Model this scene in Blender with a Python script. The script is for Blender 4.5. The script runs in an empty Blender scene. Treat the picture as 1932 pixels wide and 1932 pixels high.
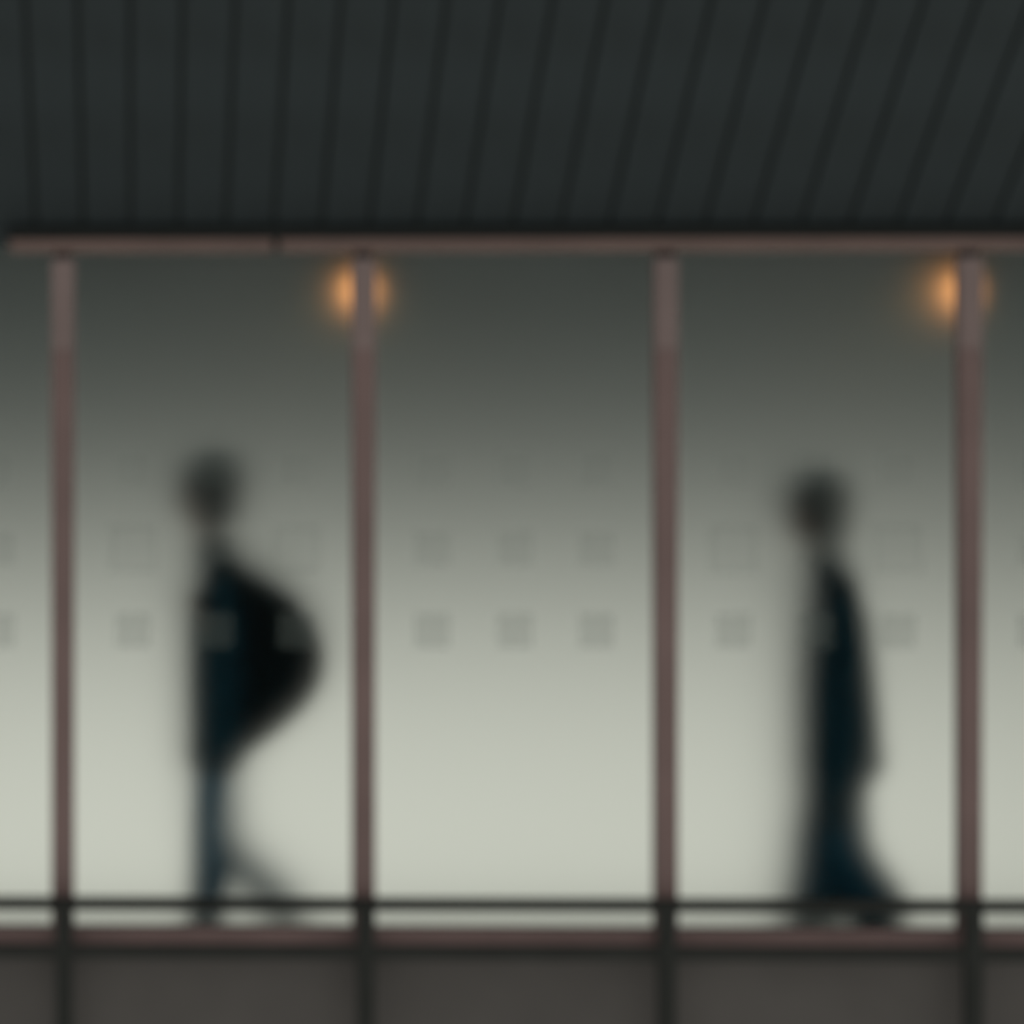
import bpy, bmesh, math, random
from mathutils import Vector, Matrix
random.seed(4)
sc = bpy.context.scene
C = sc.collection

# ------------------------------------------------------------------ camera
FPX, PX0, PY0 = 4000.0, 200.0, 966.0        # focal length and principal point in 1932 px frame
CAM = Vector((0.0, -8.0, 1.61))
YAW = math.radians(0.95)                    # optical axis turned a little to the left
cam = bpy.data.objects.new('camera', bpy.data.cameras.new('camera'))
C.objects.link(cam)
cam.location = CAM
cam.rotation_euler = (math.radians(90), 0, YAW)
cam.data.sensor_width = 36
cam.data.lens = FPX * 36 / 1932
cam.data.shift_x = (966 - PX0) / 1932
cam.data.dof.use_dof = True
cam.data.dof.focus_distance = 2.0
cam.data.dof.aperture_fstop = 3.4
sc.camera = cam

# ------------------------------------------------------------------ sky
world = bpy.data.worlds.new('overcast_sky')
sc.world = world
world.use_nodes = True
bg = world.node_tree.nodes['Background']
bg.inputs['Color'].default_value = (0.965, 1.0, 0.865, 1)
bg.inputs['Strength'].default_value = 0.64

sc.view_settings.view_transform = 'Standard'
sc.view_settings.look = 'None'
sc.view_settings.gamma = 1
sc.view_settings.use_curve_mapping = False
sc.view_settings.exposure = 0.0

# ------------------------------------------------------------------ helpers
def W(px, py, Y=0.0):
    """point on the vertical plane y=Y that the photograph shows at (px, py)"""
    u, v = px - PX0, py - PY0
    c, s = math.cos(YAW), math.sin(YAW)
    d = Vector((c * u - s * FPX, s * u + c * FPX, -v))
    t = (Y - CAM.y) / d.y
    return CAM + d * t

def mat(name, col, rough=0.6, metal=0.0, var=0.0, scale=6.0, spec=0.3):
    m = bpy.data.materials.new(name)
    m.use_nodes = True
    nt = m.node_tree
    b = nt.nodes['Principled BSDF']
    b.inputs['Roughness'].default_value = rough
    b.inputs['Metallic'].default_value = metal
    b.inputs['Specular IOR Level'].default_value = spec
    b.inputs['Base Color'].default_value = (*col, 1)
    if var:
        tc = nt.nodes.new('ShaderNodeTexCoord')
        n = nt.nodes.new('ShaderNodeTexNoise')
        n.inputs['Scale'].default_value = scale
        n.inputs['Detail'].default_value = 4
        r = nt.nodes.new('ShaderNodeValToRGB')
        r.color_ramp.elements[0].position = 0.3
        r.color_ramp.elements[1].position = 0.7
        r.color_ramp.elements[0].color = (*[c * (1 - var) for c in col], 1)
        r.color_ramp.elements[1].color = (*[min(1, c * (1 + var)) for c in col], 1)
        nt.links.new(tc.outputs['Object'], n.inputs['Vector'])
        nt.links.new(n.outputs['Fac'], r.inputs['Fac'])
        nt.links.new(r.outputs['Color'], b.inputs['Base Color'])
    return m

def refr(name, rough, col):
    m = bpy.data.materials.new(name)
    m.use_nodes = True
    nt = m.node_tree
    nt.nodes.remove(nt.nodes['Principled BSDF'])
    g = nt.nodes.new('ShaderNodeBsdfRefraction')
    g.inputs['Roughness'].default_value = rough
    g.inputs['IOR'].default_value = 1.45
    g.inputs['Color'].default_value = (*col, 1)
    nt.links.new(g.outputs[0], nt.nodes['Material Output'].inputs['Surface'])
    return m

def film(name, col, alpha):
    m = bpy.data.materials.new(name)
    m.use_nodes = True
    nt = m.node_tree
    nt.nodes.remove(nt.nodes['Principled BSDF'])
    t = nt.nodes.new('ShaderNodeBsdfTransparent')
    d = nt.nodes.new('ShaderNodeBsdfDiffuse')
    d.inputs['Color'].default_value = (*col, 1)
    x = nt.nodes.new('ShaderNodeMixShader')
    x.inputs[0].default_value = alpha
    nt.links.new(t.outputs[0], x.inputs[1])
    nt.links.new(d.outputs[0], x.inputs[2])
    nt.links.new(x.outputs[0], nt.nodes['Material Output'].inputs['Surface'])
    return m

def emit(name, col, s):
    m = bpy.data.materials.new(name)
    m.use_nodes = True
    nt = m.node_tree
    nt.nodes.remove(nt.nodes['Principled BSDF'])
    e = nt.nodes.new('ShaderNodeEmission')
    e.inputs['Color'].default_value = (*col, 1)
    e.inputs['Strength'].default_value = s
    nt.links.new(e.outputs[0], nt.nodes['Material Output'].inputs['Surface'])
    return m

M = dict(
    mauve=mat('mauve_brown_paint', (0.165, 0.106, 0.111), 0.55, var=0.10, scale=3),
    mauve_lit=mat('lit_mauve_paint', (0.195, 0.138, 0.145), 0.55, var=0.08, scale=3),  # mauve lightened for the brighter light on the upper posts
    sill=mat('sill_paint', (0.185, 0.118, 0.126), 0.55, var=0.12, scale=3),
    head=mat('header_paint', (0.150, 0.095, 0.093), 0.55, var=0.12, scale=3),
    dark=mat('dark_iron', (0.010, 0.0105, 0.011), 0.6, var=0.2),
    gap=mat('black_shade_and_bracket', (0.010, 0.011, 0.012), 0.8),  # black for brackets, joint plate and the shade above the header
    clad=mat('dark_teal_sheet', (0.0185, 0.0248, 0.031), 0.6, var=0.18, scale=2.5),
    cladgap=mat('dark_teal_backing', (0.0145, 0.018, 0.0205), 0.8),
    lower=mat('brown_grey_render', (0.083, 0.073, 0.076), 0.8, var=0.10, scale=2.5),
    ceil=mat('dark_ceiling_board', (0.052, 0.066, 0.071), 0.8, var=0.1, scale=2),
    deck=mat('pale_deck', (0.70, 0.71, 0.64), 0.22, var=0.06, scale=3),
    endwall=mat('grey_end_wall', (0.45, 0.46, 0.42), 0.8),
    clear=refr('clear_face_glass', 0.0, (1, 1, 1)),
    frost=refr('etched_face_glass', 0.735, (1, 1, 1)),
    film=film('grey_film', (0.15, 0.17, 0.17), 0.12),
    filmmid=film('thin_grey_film', (0.15, 0.17, 0.17), 0.075),
    filmpale=film('pale_grey_film', (0.15, 0.17, 0.17), 0.04),
    brass=mat('dark_brass', (0.10, 0.06, 0.03), 0.4, 0.6),
    globe=emit('amber_lamp_glow', (1.0, 0.43, 0.14), 2.0),
    fill_bulb=emit('warm_fill_glow', (1.0, 0.62, 0.22), 600.0),  # hidden emitter added to warm the ceiling behind the lamps
    skin=mat('skin', (0.05, 0.034, 0.029), 0.6),
    hair=mat('dark_hair', (0.006, 0.013, 0.016), 0.7),
    coat=mat('near_black_coat', (0.002, 0.017, 0.027), 0.9, spec=0.1),
    bag=mat('black_nylon', (0.002, 0.006, 0.008), 0.9, spec=0.05),
    jean=mat('dark_blue_denim', (0.004, 0.050, 0.092), 0.9, var=0.15, spec=0.1),
    trous=mat('navy_trousers', (0.003, 0.032, 0.056), 0.9, spec=0.1),
    shoe=mat('grey_trainer', (0.30, 0.31, 0.30), 0.7),
    bshoe=mat('black_leather', (0.010, 0.014, 0.016), 0.5),
    strap=mat('black_webbing', (0.006, 0.007, 0.008), 0.9),
)

def bx(bm, x0, x1, y0, y1, z0, z1):
    vs = [bm.verts.new((x, y, z)) for x in (x0, x1) for y in (y0, y1) for z in (z0, z1)]
    for f in ((0, 1, 3, 2), (4, 6, 7, 5), (0, 4, 5, 1), (2, 3, 7, 6), (0, 2, 6, 4), (1, 5, 7, 3)):
        bm.faces.new([vs[i] for i in f])

def obj(name, bm, m, parent=None, bevel=0.0, smooth=False):
    bmesh.ops.recalc_face_normals(bm, faces=bm.faces[:])
    if bevel:
        bmesh.ops.bevel(bm, geom=bm.edges[:], offset=bevel, segments=2, affect='EDGES', profile=0.5)
    me = bpy.data.meshes.new(name)
    bm.to_mesh(me)
    bm.free()
    for mm in (m if isinstance(m, (list, tuple)) else [m]):
        me.materials.append(mm)
    if smooth:
        for p in me.polygons:
            p.use_smooth = True
    o = bpy.data.objects.new(name, me)
    C.objects.link(o)
    if parent:
        o.parent = parent
        o.matrix_parent_inverse = Matrix.Translation(-parent.location)
    return o

def box(name, x0, x1, y0, y1, z0, z1, m, parent=None, bevel=0.0):
    bm = bmesh.new()
    bx(bm, x0, x1, y0, y1, z0, z1)
    return obj(name, bm, m, parent, bevel)

def tag(o, label, cat, group=None, kind=None):
    o['label'] = label
    o['category'] = cat
    if group: o['group'] = group
    if kind: o['kind'] = kind
    return o

def empty(name, loc):
    o = bpy.data.objects.new(name, None)
    o.location = loc
    C.objects.link(o)
    return o

def copy_part(src, parent, offset):
    c = src.copy()
    C.objects.link(c)
    c.parent = parent
    c.matrix_parent_inverse = Matrix.Translation(-parent.location)
    c.location = src.location + Vector(offset)
    return c

# ------------------------------------------------------------------ structure
XL, XR = -3.0, 6.4
CY, CZ = 4.5, 1.17                          # low far edge of the sloping ceiling, set for the panes' fade
ZF = -0.07                                  # deck level
Z = lambda py, Y=0.0: W(966, py, Y).z
MUL_X = [W(p, 1100, -0.03).x for p in (119.0, 686.5, 1256.0, 1827.0)]
PITCH = (MUL_X[3] - MUL_X[0]) / 3
MX = [MUL_X[0] + PITCH * k for k in range(-1, 5)]          # six mullions, four in view
z_sill_t, z_sill_b = Z(1751, -.04), Z(1787, -.04)
z_head_t, z_head_b = Z(450, -.05), Z(473, -.05)
z_mul_t = Z(488, -.04)
z_glass_t = z_head_b + 0.03

# assumed deck, ceiling and end walls of the walkway, unseen, built to explain the light
fl = box('floor', XL, XR, 0.02, 0.68, ZF - .12, ZF, M['deck'])
tag(fl, 'pale walkway deck that the two walkers stand on', 'floor', kind='structure')

def slope_slab(name, y0, z0, y1, z1, th, m):
    bm = bmesh.new()
    vs = []
    for x in (XL, XR):
        for (y, z) in ((y0, z0), (y1, z1), (y1, z1 + th), (y0, z0 + th)):
            vs.append(bm.verts.new((x, y, z)))
    for f in ((0, 1, 2, 3), (7, 6, 5, 4), (0, 4, 5, 1), (1, 5, 6, 2), (2, 6, 7, 3), (3, 7, 4, 0)):
        bm.faces.new([vs[i] for i in f])
    return obj(name, bm, m)
ce = slope_slab('ceiling', 0.05, z_glass_t + 0.01, CY, CZ, 0.08, M['ceil'])  # unseen slope, shaped so the panes darken towards the top
tag(ce, 'assumed dark sloping ceiling shaping the fade in the frosted panes', 'ceiling', kind='structure')
for nm, x0, x1, lab in (('wall_left', XL - .1, XL, 'end wall closing the walkway past the last left pane'),
                        ('wall_right', XR, XR + .1, 'end wall closing the walkway past the last right pane')):
    tag(box(nm, x0, x1, 0.02, CY, ZF - .12, 2.8, M['endwall']), lab, 'wall', kind='structure')

wl = box('wall_front', XL - .1, XR + .1, -0.02, 0.018, -1.3, z_sill_b, M['lower'])
tag(wl, 'brown grey wall below the mauve window sill', 'wall', kind='structure')
sl = box('trim_1', XL - .1, XR + .1, -0.06, 0.018, z_sill_b, z_sill_t, M['sill'], bevel=0.004)
tag(sl, 'mauve brown window sill running under the frosted panes', 'sill', kind='structure')

# glazing: five panes with small square films on them
ROWS = [Z(885), Z(1035), Z(1190)]
COLS = [0.262, 0.572, 0.878]
small, large = 0.132, 0.186
for n in range(5):
    x0, x1 = MX[n] + 0.006, MX[n + 1] - 0.006
    bm = bmesh.new()
    bx(bm, x0, x1, 0.0, 0.012, z_sill_t, z_glass_t)
    bmesh.ops.recalc_face_normals(bm, faces=bm.faces[:])
    for f in bm.faces:
        f.material_index = 1 if f.normal.y > 0.9 else 0
    p = obj('window_%d' % (n + 1), bm, [M['clear'], M['frost']])
    tag(p, ['frosted pane ahead of the walker with the backpack, cut by the frame',
            'frosted pane with the backpack walker behind it',
            'frosted pane between the two walkers with nobody behind it',
            'frosted pane with the long coat walker behind it',
            'frosted pane at the back of the long coat walker, cut by the frame'][n],
        'window', 'frosted glass panes of the walkway', 'structure')
    big = n in (1, 3)
    for ri, zc in enumerate(ROWS):
        for ci, cx in enumerate(COLS):
            x = MX[n] + cx
            bm = bmesh.new()
            if big and ri == 1 and ci != 1:
                h = large / 2
                t = 0.022
                for a in ((x - h, x + h, zc + h - t, zc + h), (x - h, x + h, zc - h, zc - h + t),
                          (x - h, x - h + t, zc - h + t, zc + h - t), (x + h - t, x + h, zc - h + t, zc + h - t)):
                    bx(bm, a[0], a[1], -0.0012, -0.0004, a[2], a[3])
                obj('film_frame', bm, M['filmmid'], p)
                bm = bmesh.new()
                bx(bm, x - h + t, x + h - t, -0.0012, -0.0004, zc - h + t, zc + h - t)
                obj('film_square', bm, M['filmpale'], p)
            else:
                h = small / 2
                bx(bm, x - h, x + h, -0.0012, -0.0004, zc - h, zc + h)
                obj('film_square', bm, (M['filmpale'], M['filmmid'], M['film'])[ri], p)

# mullions
mlabels = ['mauve post beyond the frame on the walkway front', 'plain mauve post just ahead of the backpack walker',
           'mauve post with a lamp behind it, at the backpack walker\'s back',
           'plain mauve post just ahead of the long coat walker',
           'mauve post with a lamp behind it, at the long coat walker\'s back',
           'mauve post beyond the frame on the walkway front']
hw = 0.043
z_split = Z(660, -.05)
for n in range(1, 5):
    x = MX[n]
    r = empty('window_post', (x, -0.03, z_sill_t))
    tag(r, mlabels[n], 'post', 'mauve posts between the frosted panes')
    box('shaft', x - hw, x + hw, -0.058, -0.002, z_sill_t + .001, z_split, M['mauve'], r, 0.004)
    box('lit_upper_shaft', x - hw, x + hw, -0.059, -0.002, z_split, z_mul_t, M['mauve_lit'], r, 0.004)  # light on the post's upper part put into a paler paint
    box('head_bracket', x - hw * .75, x + hw * .75, -0.05, -0.004, z_mul_t, z_head_b, M['gap'], r)

# header beam of two lengths with a joint
xj, xs = W(521, 460, -.05).x, W(19, 460, -.05).x
hb = empty('trim_2', (xs, -0.03, z_head_b))
tag(hb, 'thin mauve brown header rail under the ribbed soffit', 'header', kind='structure')
box('header_length', xs, xj - .012, -0.062, -0.002, z_head_b, z_head_t, M['head'], hb, 0.004)
box('header_length', xj + .012, XR, -0.062, -0.002, z_head_b, z_head_t, M['head'], hb, 0.004)
box('joint_plate', xj - .012, xj + .012, -0.055, -0.004, z_head_b + .003, z_head_t - .003, M['gap'], hb)
wb = box('wall_upper', XL - .1, XR + .1, 0.0, 0.04, z_glass_t + .001, z_head_t + 0.30, M['clad'])
tag(wb, 'dark strip of wall behind the header rail', 'wall', kind='structure')
z_so = z_head_t + 0.035
g = box('shadow_trim', xs - .01, XR, -0.05, -0.002, z_head_t + .001, z_so, M['gap'])  # shade of the gap put in as a black strip
tag(g, 'black strip standing for the shadow gap directly above the header rail', 'trim', kind='structure')

# ribbed soffit rising towards the viewer
TILT = math.radians(49)
SL = 1.9
dirv = Vector((0, -math.sin(TILT), math.cos(TILT)))
nrm = Vector((0, -math.cos(TILT), -math.sin(TILT)))        # faces down and outward
base = Vector((0, -0.03, z_so + 0.012))
def slab(bm, x0, x1, s0, s1, n0, n1):
    vs = []
    for x in (x0, x1):
        for s in (s0, s1):
            for nn in (n0, n1):
                p = base + dirv * s + nrm * nn
                vs.append(bm.verts.new((x, p.y, p.z)))
    for f in ((0, 1, 3, 2), (4, 6, 7, 5), (0, 4, 5, 1), (2, 3, 7, 6), (0, 2, 6, 4), (1, 5, 7, 3)):
        bm.faces.new([vs[i] for i in f])
bm = bmesh.new()
slab(bm, XL - .1, XR + .1, 0, SL, -0.05, -0.02)
so = obj('ceiling_soffit', bm, M['cladgap'])
tag(so, 'dark teal ribbed soffit sloping out above the header rail', 'soffit', kind='structure')
RP = 0.179
rx = W(247, 400, -.05).x
k0 = math.floor((XL - rx) / RP)
bm = bmesh.new()
slab(bm, 0.010, RP - 0.010, 0.004, SL, -0.02, -0.008)
proto = obj('soffit_panel', bm, M['clad'], so)
k = k0
first = True
while rx + k * RP < XR - RP:
    x = rx + k * RP
    if first:
        proto.location.x = x
        first = False
    else:
        c = proto.copy(); C.objects.link(c); c.parent = so
        c.location.x = x
    k += 1

# ------------------------------------------------------------------ guard rail
YR = -0.13
def tube(bm, p0, p1, r, seg=12):
    p0, p1 = Vector(p0), Vector(p1)
    d = (p1 - p0)
    q = d.to_track_quat('Z', 'Y').to_matrix().to_4x4()
    q.translation = (p0 + p1) / 2
    bmesh.ops.create_cone(bm, cap_ends=True, segments=seg, radius1=r, radius2=r, depth=d.length, matrix=q)
gr = empty('guard_rail', (MX[1], YR, -1.3))
tag(gr, 'dark iron guard rail in front of the mauve sill', 'railing')
zr, zm = Z(1707, YR), Z(1797, YR)
xjr = W(402, 1707, YR).x
for a, b in ((XL, xjr - .006), (xjr + .006, XR)):
    bm = bmesh.new(); tube(bm, (a, YR, zr), (b, YR, zr), 0.026, 16)
    obj('top_rail', bm, M['dark'], gr, smooth=True)
bm = bmesh.new(); tube(bm, (xjr - .006, YR, zr), (xjr + .006, YR, zr), 0.021, 16)
obj('rail_joint', bm, M['dark'], gr)
box('middle_rail', XL, XR, YR - .012, YR + .012, zm - .026, zm + .026, M['dark'], gr, 0.003)
for n in range(1, 5):
    px = (121, 690, 1258, 1836)[n - 1]
    x = W(px, 1780, YR).x
    box('post', x - .032, x + .032, YR - .02, YR + .02, -1.25, zr - .01, M['dark'], gr, 0.004)
    box('wall_bracket', x - .025, x + .025, YR + .018, -0.02, -0.62, -0.56, M['dark'], gr)

# ------------------------------------------------------------------ lamps
def lamp(px, label):
    Y = 0.26
    c = W(px, 551, Y)
    zc = z_glass_t + 0.01 + (CZ - z_glass_t - 0.01) * (Y - 0.05) / (CY - .05)
    r = empty('ceiling_lamp', (c.x, Y, c.z))
    tag(r, label, 'lamp', 'amber lamps hanging behind the frosted panes')
    bm = bmesh.new()
    bmesh.ops.create_uvsphere(bm, u_segments=24, v_segments=16, radius=0.058, matrix=Matrix.Translation(c) @ Matrix.Diagonal((1, 1, 1.12, 1)))
    obj('globe', bm, M['globe'], r, smooth=True)
    bm = bmesh.new(); tube(bm, (c.x, Y, c.z + .062), (c.x, Y, zc + .02), 0.010)
    obj('stem', bm, M['brass'], r)
    bm = bmesh.new(); tube(bm, (c.x, Y, c.z + .05), (c.x, Y, c.z + .075), 0.030, 20)
    obj('collar', bm, M['brass'], r)
    # added bowl with a hidden strong emitter, for the warm glow below the lamp
    ax = Vector((0, 1.0, -0.22)).normalized()
    q = ax.to_track_quat('Z', 'Y').to_matrix().to_4x4()
    q.translation = c + Vector((0, 0.085, -0.005))
    bm = bmesh.new()
    N, R = 24, ((0.012, -.03), (0.034, -.015), (0.046, .02), (0.050, .06), (0.046, .06), (0.042, .022), (0.031, -.010), (0.010, -.024))
    ring = [[bm.verts.new(q @ Vector((a * math.cos(2 * math.pi * i / N), a * math.sin(2 * math.pi * i / N), h))) for i in range(N)] for a, h in R]
    for u in range(len(R) - 1):
        for i in range(N):
            bm.faces.new((ring[u][i], ring[u][(i + 1) % N], ring[u + 1][(i + 1) % N], ring[u + 1][i]))
    bm.faces.new(ring[0]); bm.faces.new(ring[-1])
    obj('fill_reflector', bm, M['brass'], r, smooth=True)
    bm = bmesh.new()
    bmesh.ops.create_uvsphere(bm, u_segments=16, v_segments=10, radius=0.018, matrix=q)
    obj('fill_bulb', bm, M['fill_bulb'], r, smooth=True)
lamp(676, 'amber lamp glowing behind the post at the backpack walker\'s back')
lamp(1805, 'amber lamp glowing behind the post at the long coat walker\'s back')

# ------------------------------------------------------------------ people
def ball(bm, c, r, sc3=(1, 1, 1), rot=None):
    m = Matrix.Translation(c) @ (rot.to_4x4() if rot else Matrix()) @ Matrix.Diagonal((*[r * s for s in sc3], 1))
    bmesh.ops.create_icosphere(bm, subdivisions=3, radius=1, matrix=m)
def limb(bm, pts):
    """tapered round limb through [(point, radius), ...]"""
    for i, (p, r) in enumerate(pts):
        ball(bm, p, r)
        if i + 1 < len(pts):
            q, r2 = pts[i + 1]
            d = q - p
            if d.length < 1e-5: continue
            mm = d.to_track_quat('Z', 'Y').to_matrix().to_4x4()
            mm.translation = (p + q) / 2
            bmesh.ops.create_cone(bm, cap_ends=True, segments=20, radius1=r, radius2=r2, depth=d.length, matrix=mm)
def fuse(name, bm, m, parent, voxel=0.012, smooth=4):
    """fuse overlapping shapes into one continuous surface"""
    me = bpy.data.meshes.new(name); bm.to_mesh(me); bm.free()
    t = bpy.data.objects.new('tmp', me); C.objects.link(t)
    md = t.modifiers.new('r', 'REMESH'); md.mode = 'VOXEL'; md.voxel_size = voxel
    s = t.modifiers.new('s', 'SMOOTH'); s.iterations = smooth; s.factor = 0.5
    dg = bpy.context.evaluated_depsgraph_get()
    me2 = bpy.data.meshes.new_from_object(t.evaluated_get(dg))
    bpy.data.objects.remove(t); bpy.data.meshes.remove(me)
    me2.name = name
    me2.materials.clear(); me2.materials.append(m)
    for p in me2.polygons: p.use_smooth = True
    o = bpy.data.objects.new(name, me2); C.objects.link(o)
    o.parent = parent; o.matrix_parent_inverse = Matrix.Translation(-parent.location)
    return o

def hand(bm, wrist, d, up, side):
    """palm, four bent fingers and a thumb; d points along the hand, up is the palm's width axis"""
    d = d.normalized(); up = (up - d * up.dot(d)).normalized(); n = d.cross(up) * side
    palm = wrist + d * 0.05
    for k in (-0.028, 0, 0.028):
        limb(bm, [(wrist + up * k * .6, 0.017), (palm + d * .03 + up * k, 0.014)])
    for i, (k, L) in enumerate(((-.033, .06), (-.011, .075), (.011, .08), (.033, .07))):
        a = palm + d * .035 + up * k
        b = a + d * L * .45 + n * .008
        c2 = b + d * L * .35 + n * .022
        e = c2 + d * L * .12 + n * .02
        limb(bm, [(a, .0095), (b, .009), (c2, .008), (e, .007)])
    a = palm - d * .015 + up * .03
    limb(bm, [(a, .012), (a + up * .025 + d * .025 + n * .01, .0105), (a + up * .03 + d * .055 + n * .02, .009)])

def person(label, Y, J, long_coat):
    P = lambda key, dy=0.0: W(*J[key], Y).copy() + Vector((0, dy, 0))
    floor_c = P('hip'); floor_c.z = ZF
    r = empty('person', (floor_c.x, Y, ZF))
    tag(r, label, 'person')
    head, neck, sh = P('head'), P('neck'), P('shoulder')
    chest, waist, hip = P('chest'), P('waist'), P('hip')
    tilt = Matrix.Rotation(J['tilt'], 3, 'Y')
    # --- body: one continuous surface, face turned to -x
    bm = bmesh.new()
    H = J['hh'] / 2
    ball(bm, head + tilt @ Vector((.006, 0, .02)), H, (0.84, 0.70, 0.82), tilt)
    ball(bm, head + tilt @ Vector((-.020, 0, -.045)), H, (0.58, 0.55, 0.62), tilt)
    limb(bm, [(head + tilt @ Vector((-.075, 0, .012)), .012), (head + tilt @ Vector((-.102, 0, -.022)), .014)])
    limb(bm, [(head + tilt @ Vector((-.082, -.018, -.060)), .009), (head + tilt @ Vector((-.082, .018, -.060)), .009)])
    for s in (-1, 1):
        ball(bm, head + tilt @ Vector((-.080, .036 * s, .016)), .014)
        ball(bm, head + tilt @ Vector((.012, .078 * s, -.005)), .024, (.7, .5, 1.2))
    limb(bm, [(head + tilt @ Vector((.02, 0, -.05)), .058), (neck, .056), (sh + Vector((0, 0, .01)), .075)])
    for s in (-1, 1):
        limb(bm, [(sh + Vector((0, .10 * s, 0)), .07), (chest + Vector((0, .07 * s, 0)), .10), (waist + Vector((0, .06 * s, 0)), .09), (hip + Vector((0, .06 * s, 0)), .10)])
    arms = {}
    for s, nm in ((-1, 'near'), (1, 'far')):
        a = sh + Vector((0, .175 * s, -.03)); e = P(nm + '_elbow', .20 * s); h = P(nm + '_hand', J[nm + '_hy'])
        arms[s] = (a, e, h)
        limb(bm, [(a, .052), (e, .040), (h, .028)])
        hand(bm, h, J.get(nm + '_hd', h - e), Vector((0, 0, 1)) if J.get('grip') else Vector((1, 0, 0)), s)
    legs = {}
    LS = .055 if long_coat else .08
    for s, nm in ((-1, 'near'), (1, 'far')):
        a = hip + Vector((0, LS * s, 0)); kn = P(nm + '_knee', LS * s); an = P(nm + '_ankle', LS * s); to = P(nm + '_toe', (LS + .008) * s)
        legs[s] = (a, kn, an, to)
        limb(bm, [(a, .082), (kn, .052), (an, .036)])
        limb(bm, [(an, .036), (to, .03)])
    fuse('body', bm, M['skin'], r, 0.009, 3)
    # --- hair
    bm = bmesh.new()
    ball(bm, head + tilt @ Vector((.040, 0, .034)), H * 1.06, (0.84, 0.78, 0.84), tilt)
    ball(bm, head + tilt @ Vector((.056, 0, -.03)), H * .86, (0.74, 0.86, 0.90), tilt)
    if long_coat:
        limb(bm, [(head + tilt @ Vector((.06, 0, -.05)), .05), (neck + Vector((.03, 0, .0)), .05)])
    fuse('hair', bm, M['hair'], r, 0.012, 4)
    for s in (-1, 1):
        bm = bmesh.new()
        ball(bm, head + tilt @ Vector((-.088, .040 * s, .014)), .009)
        obj('eye', bm, M['bshoe'], r, smooth=True)
    # --- jacket or coat with sleeves and collar
    bm = bmesh.new()
    for s in (-1, 0, 1):
        limb(bm, [(sh + Vector((0, .11 * s, 0)), .082), (chest + Vector((0, .075 * s, 0)), J['rc']), (waist + Vector((0, .07 * s, 0)), J['rw']), (hip + Vector((0, .07 * s, .02)), J['rh'])])
    limb(bm, [(neck + Vector((.006, 0, .0 if long_coat else -.02)), .082 if long_coat else .074), (neck + Vector((.012, 0, -.03)), .082), (sh, .105)])
    for s in (-1, 1):
        a, e, h = arms[s]
        limb(bm, [(a, .064), (e, .054), (e.lerp(h, .93), .040)])
    for (px, py, rad) in J.get('coat_extra', ()):
        p = W(px, py, Y)
        for s in (-1, 0, 1):
            ball(bm, p + Vector((0, .07 * s, 0)), rad)
    fuse('coat' if long_coat else 'jacket', bm, M['coat'], r, 0.013, 14)
    # --- trousers
    bm = bmesh.new()
    limb(bm, [(hip + Vector((0, -.06, .04)), .105), (hip + Vector((0, .06, .04)), .105)])
    for s in (-1, 1):
        a, kn, an, to = legs[s]
        limb(bm, [(a, .094), (kn, J['rk']), (kn.lerp(an, .45), J['rk'] * .93), (kn.lerp(an, .93), J['ra'])])
    fuse('trousers', bm, M['trous'] if long_coat else M['jean'], r, 0.012, 5)
    # --- shoes
    for s in (-1, 1):
        a, kn, an, to = legs[s]
        d = (to - an)
        bm = bmesh.new()
        heel = an + Vector((.028, 0, -.035))
        limb(bm, [(an + Vector((0, 0, -.01)), .044), (heel, .040), (an.lerp(to, .5), .044), (to, .036)])
        fuse('shoe', bm, M['bshoe'] if long_coat else M['shoe'], r, 0.009, 4)
    return r

J1 = dict(head=(386, 955), neck=(396, 1036), shoulder=(412, 1092), chest=(410, 1165), waist=(406, 1285), hip=(404, 1385),
          tilt=math.radians(-6), hh=0.265, rc=.130, rw=.128, rh=.120,
          near_elbow=(436, 1215), near_hand=(380, 1200), near_hy=-.17, far_elbow=(432, 1215), far_hand=(380, 1205), far_hy=.17, grip=True,
          near_hd=Vector((-.1, .2, 1)), far_hd=Vector((-.1, -.2, 1)),
          near_knee=(394, 1550), near_ankle=(388, 1712), near_toe=(340, 1755),
          far_knee=(412, 1598), far_ankle=(545, 1716), far_toe=(524, 1755), rk=.080, ra=.076,
          coat_extra=((404, 1415, .128), (420, 1400, .12)))
person('person in dark jacket and blue jeans walking with a big black backpack', 0.305, J1, False)

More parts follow.
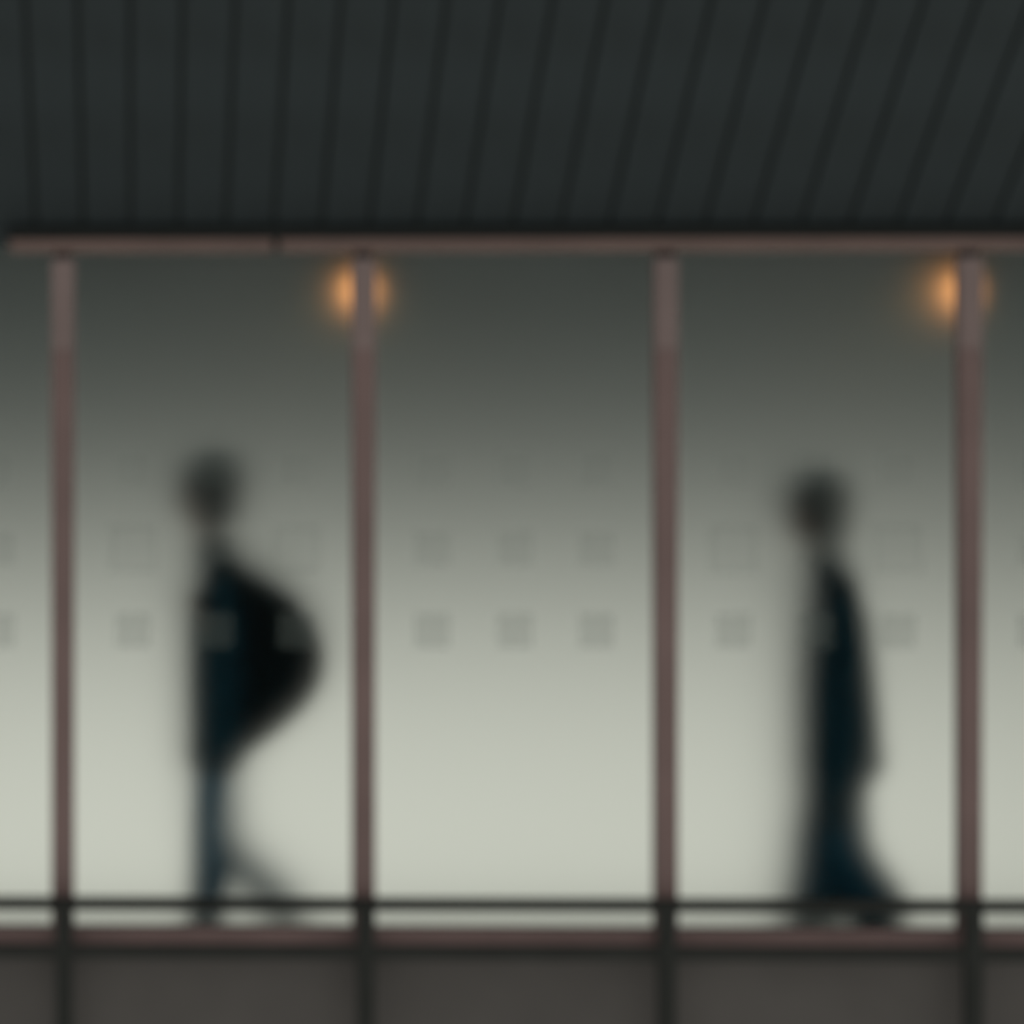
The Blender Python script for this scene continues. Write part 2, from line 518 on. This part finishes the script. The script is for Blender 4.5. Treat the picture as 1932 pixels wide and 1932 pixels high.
J2 = dict(head=(1526, 988), neck=(1544, 1068), shoulder=(1560, 1118), chest=(1565, 1190), waist=(1566, 1290), hip=(1570, 1395),
          tilt=math.radians(-10), hh=0.265, rc=.122, rw=.143, rh=.152,
          near_elbow=(1572, 1245), near_hand=(1556, 1350), near_hy=-.17, far_elbow=(1570, 1245), far_hand=(1556, 1345), far_hy=.17,
          far_knee=(1542, 1580), far_ankle=(1530, 1708), far_toe=(1478, 1755),
          near_knee=(1572, 1590), near_ankle=(1640, 1706), near_toe=(1618, 1755), rk=.112, ra=.122,
          coat_extra=((1566, 1430, .150), (1600, 1428, .105), (1560, 1480, .130), (1556, 1520, .115)))
person('person in long dark coat leaning forward and walking without a bag', 0.30, J2, True)

# ------------------------------------------------------------------ backpack
YB = 0.305
br = empty('backpack', tuple(W(520, 1380, YB)))
tag(br, 'large black backpack bulging from the back of the blue jeans walker', 'backpack')
outline = [(457, 1080), (505, 1098), (560, 1134), (597, 1182), (612, 1235), (606, 1285), (578, 1330), (534, 1370), (480, 1412), (459, 1420)]
bm = bmesh.new()
fr = [bm.verts.new(W(px, py, YB) + Vector((0, -.145, 0))) for px, py in outline]
bk = [bm.verts.new(W(px, py, YB) + Vector((0, .145, 0))) for px, py in outline]
bm.faces.new(fr); bm.faces.new(bk[::-1])
for i in range(len(outline)):
    j = (i + 1) % len(outline)
    bm.faces.new((fr[i], bk[i], bk[j], fr[j]))
bmesh.ops.recalc_face_normals(bm, faces=bm.faces[:])
for px, py, rr in ((520, 1180, .11), (530, 1270, .10)):
    ball(bm, W(px, py, YB), rr, (1, 1.5, 1))
fuse('main_bag', bm, M['bag'], br, 0.012, 24)
bm = bmesh.new()
ball(bm, W(580, 1262, YB), .080, (.75, 1.15, 1.0))
fuse('front_pocket', bm, M['bag'], br, 0.012, 4)
bm = bmesh.new()
pts = [(W(474, 1095, YB) + Vector((0, d, dz)), .010) for d, dz in ((-.04, 0), (-.035, .03), (0, .04), (.035, .03), (.04, 0))]
limb(bm, pts); fuse('top_handle', bm, M['strap'], br, 0.006, 2)
for s in (-1, 1):
    bm = bmesh.new()
    pts = [(W(px, py, YB) + Vector((0, s * dy, 0)), .016) for px, py, dy in ((470, 1100, .11), (430, 1050, .12), (388, 1075, .13), (366, 1140, .13), (366, 1220, .13), (400, 1290, .15), (470, 1350, .12))]
    limb(bm, pts); fuse('shoulder_strap', bm, M['strap'], br, 0.009, 3)
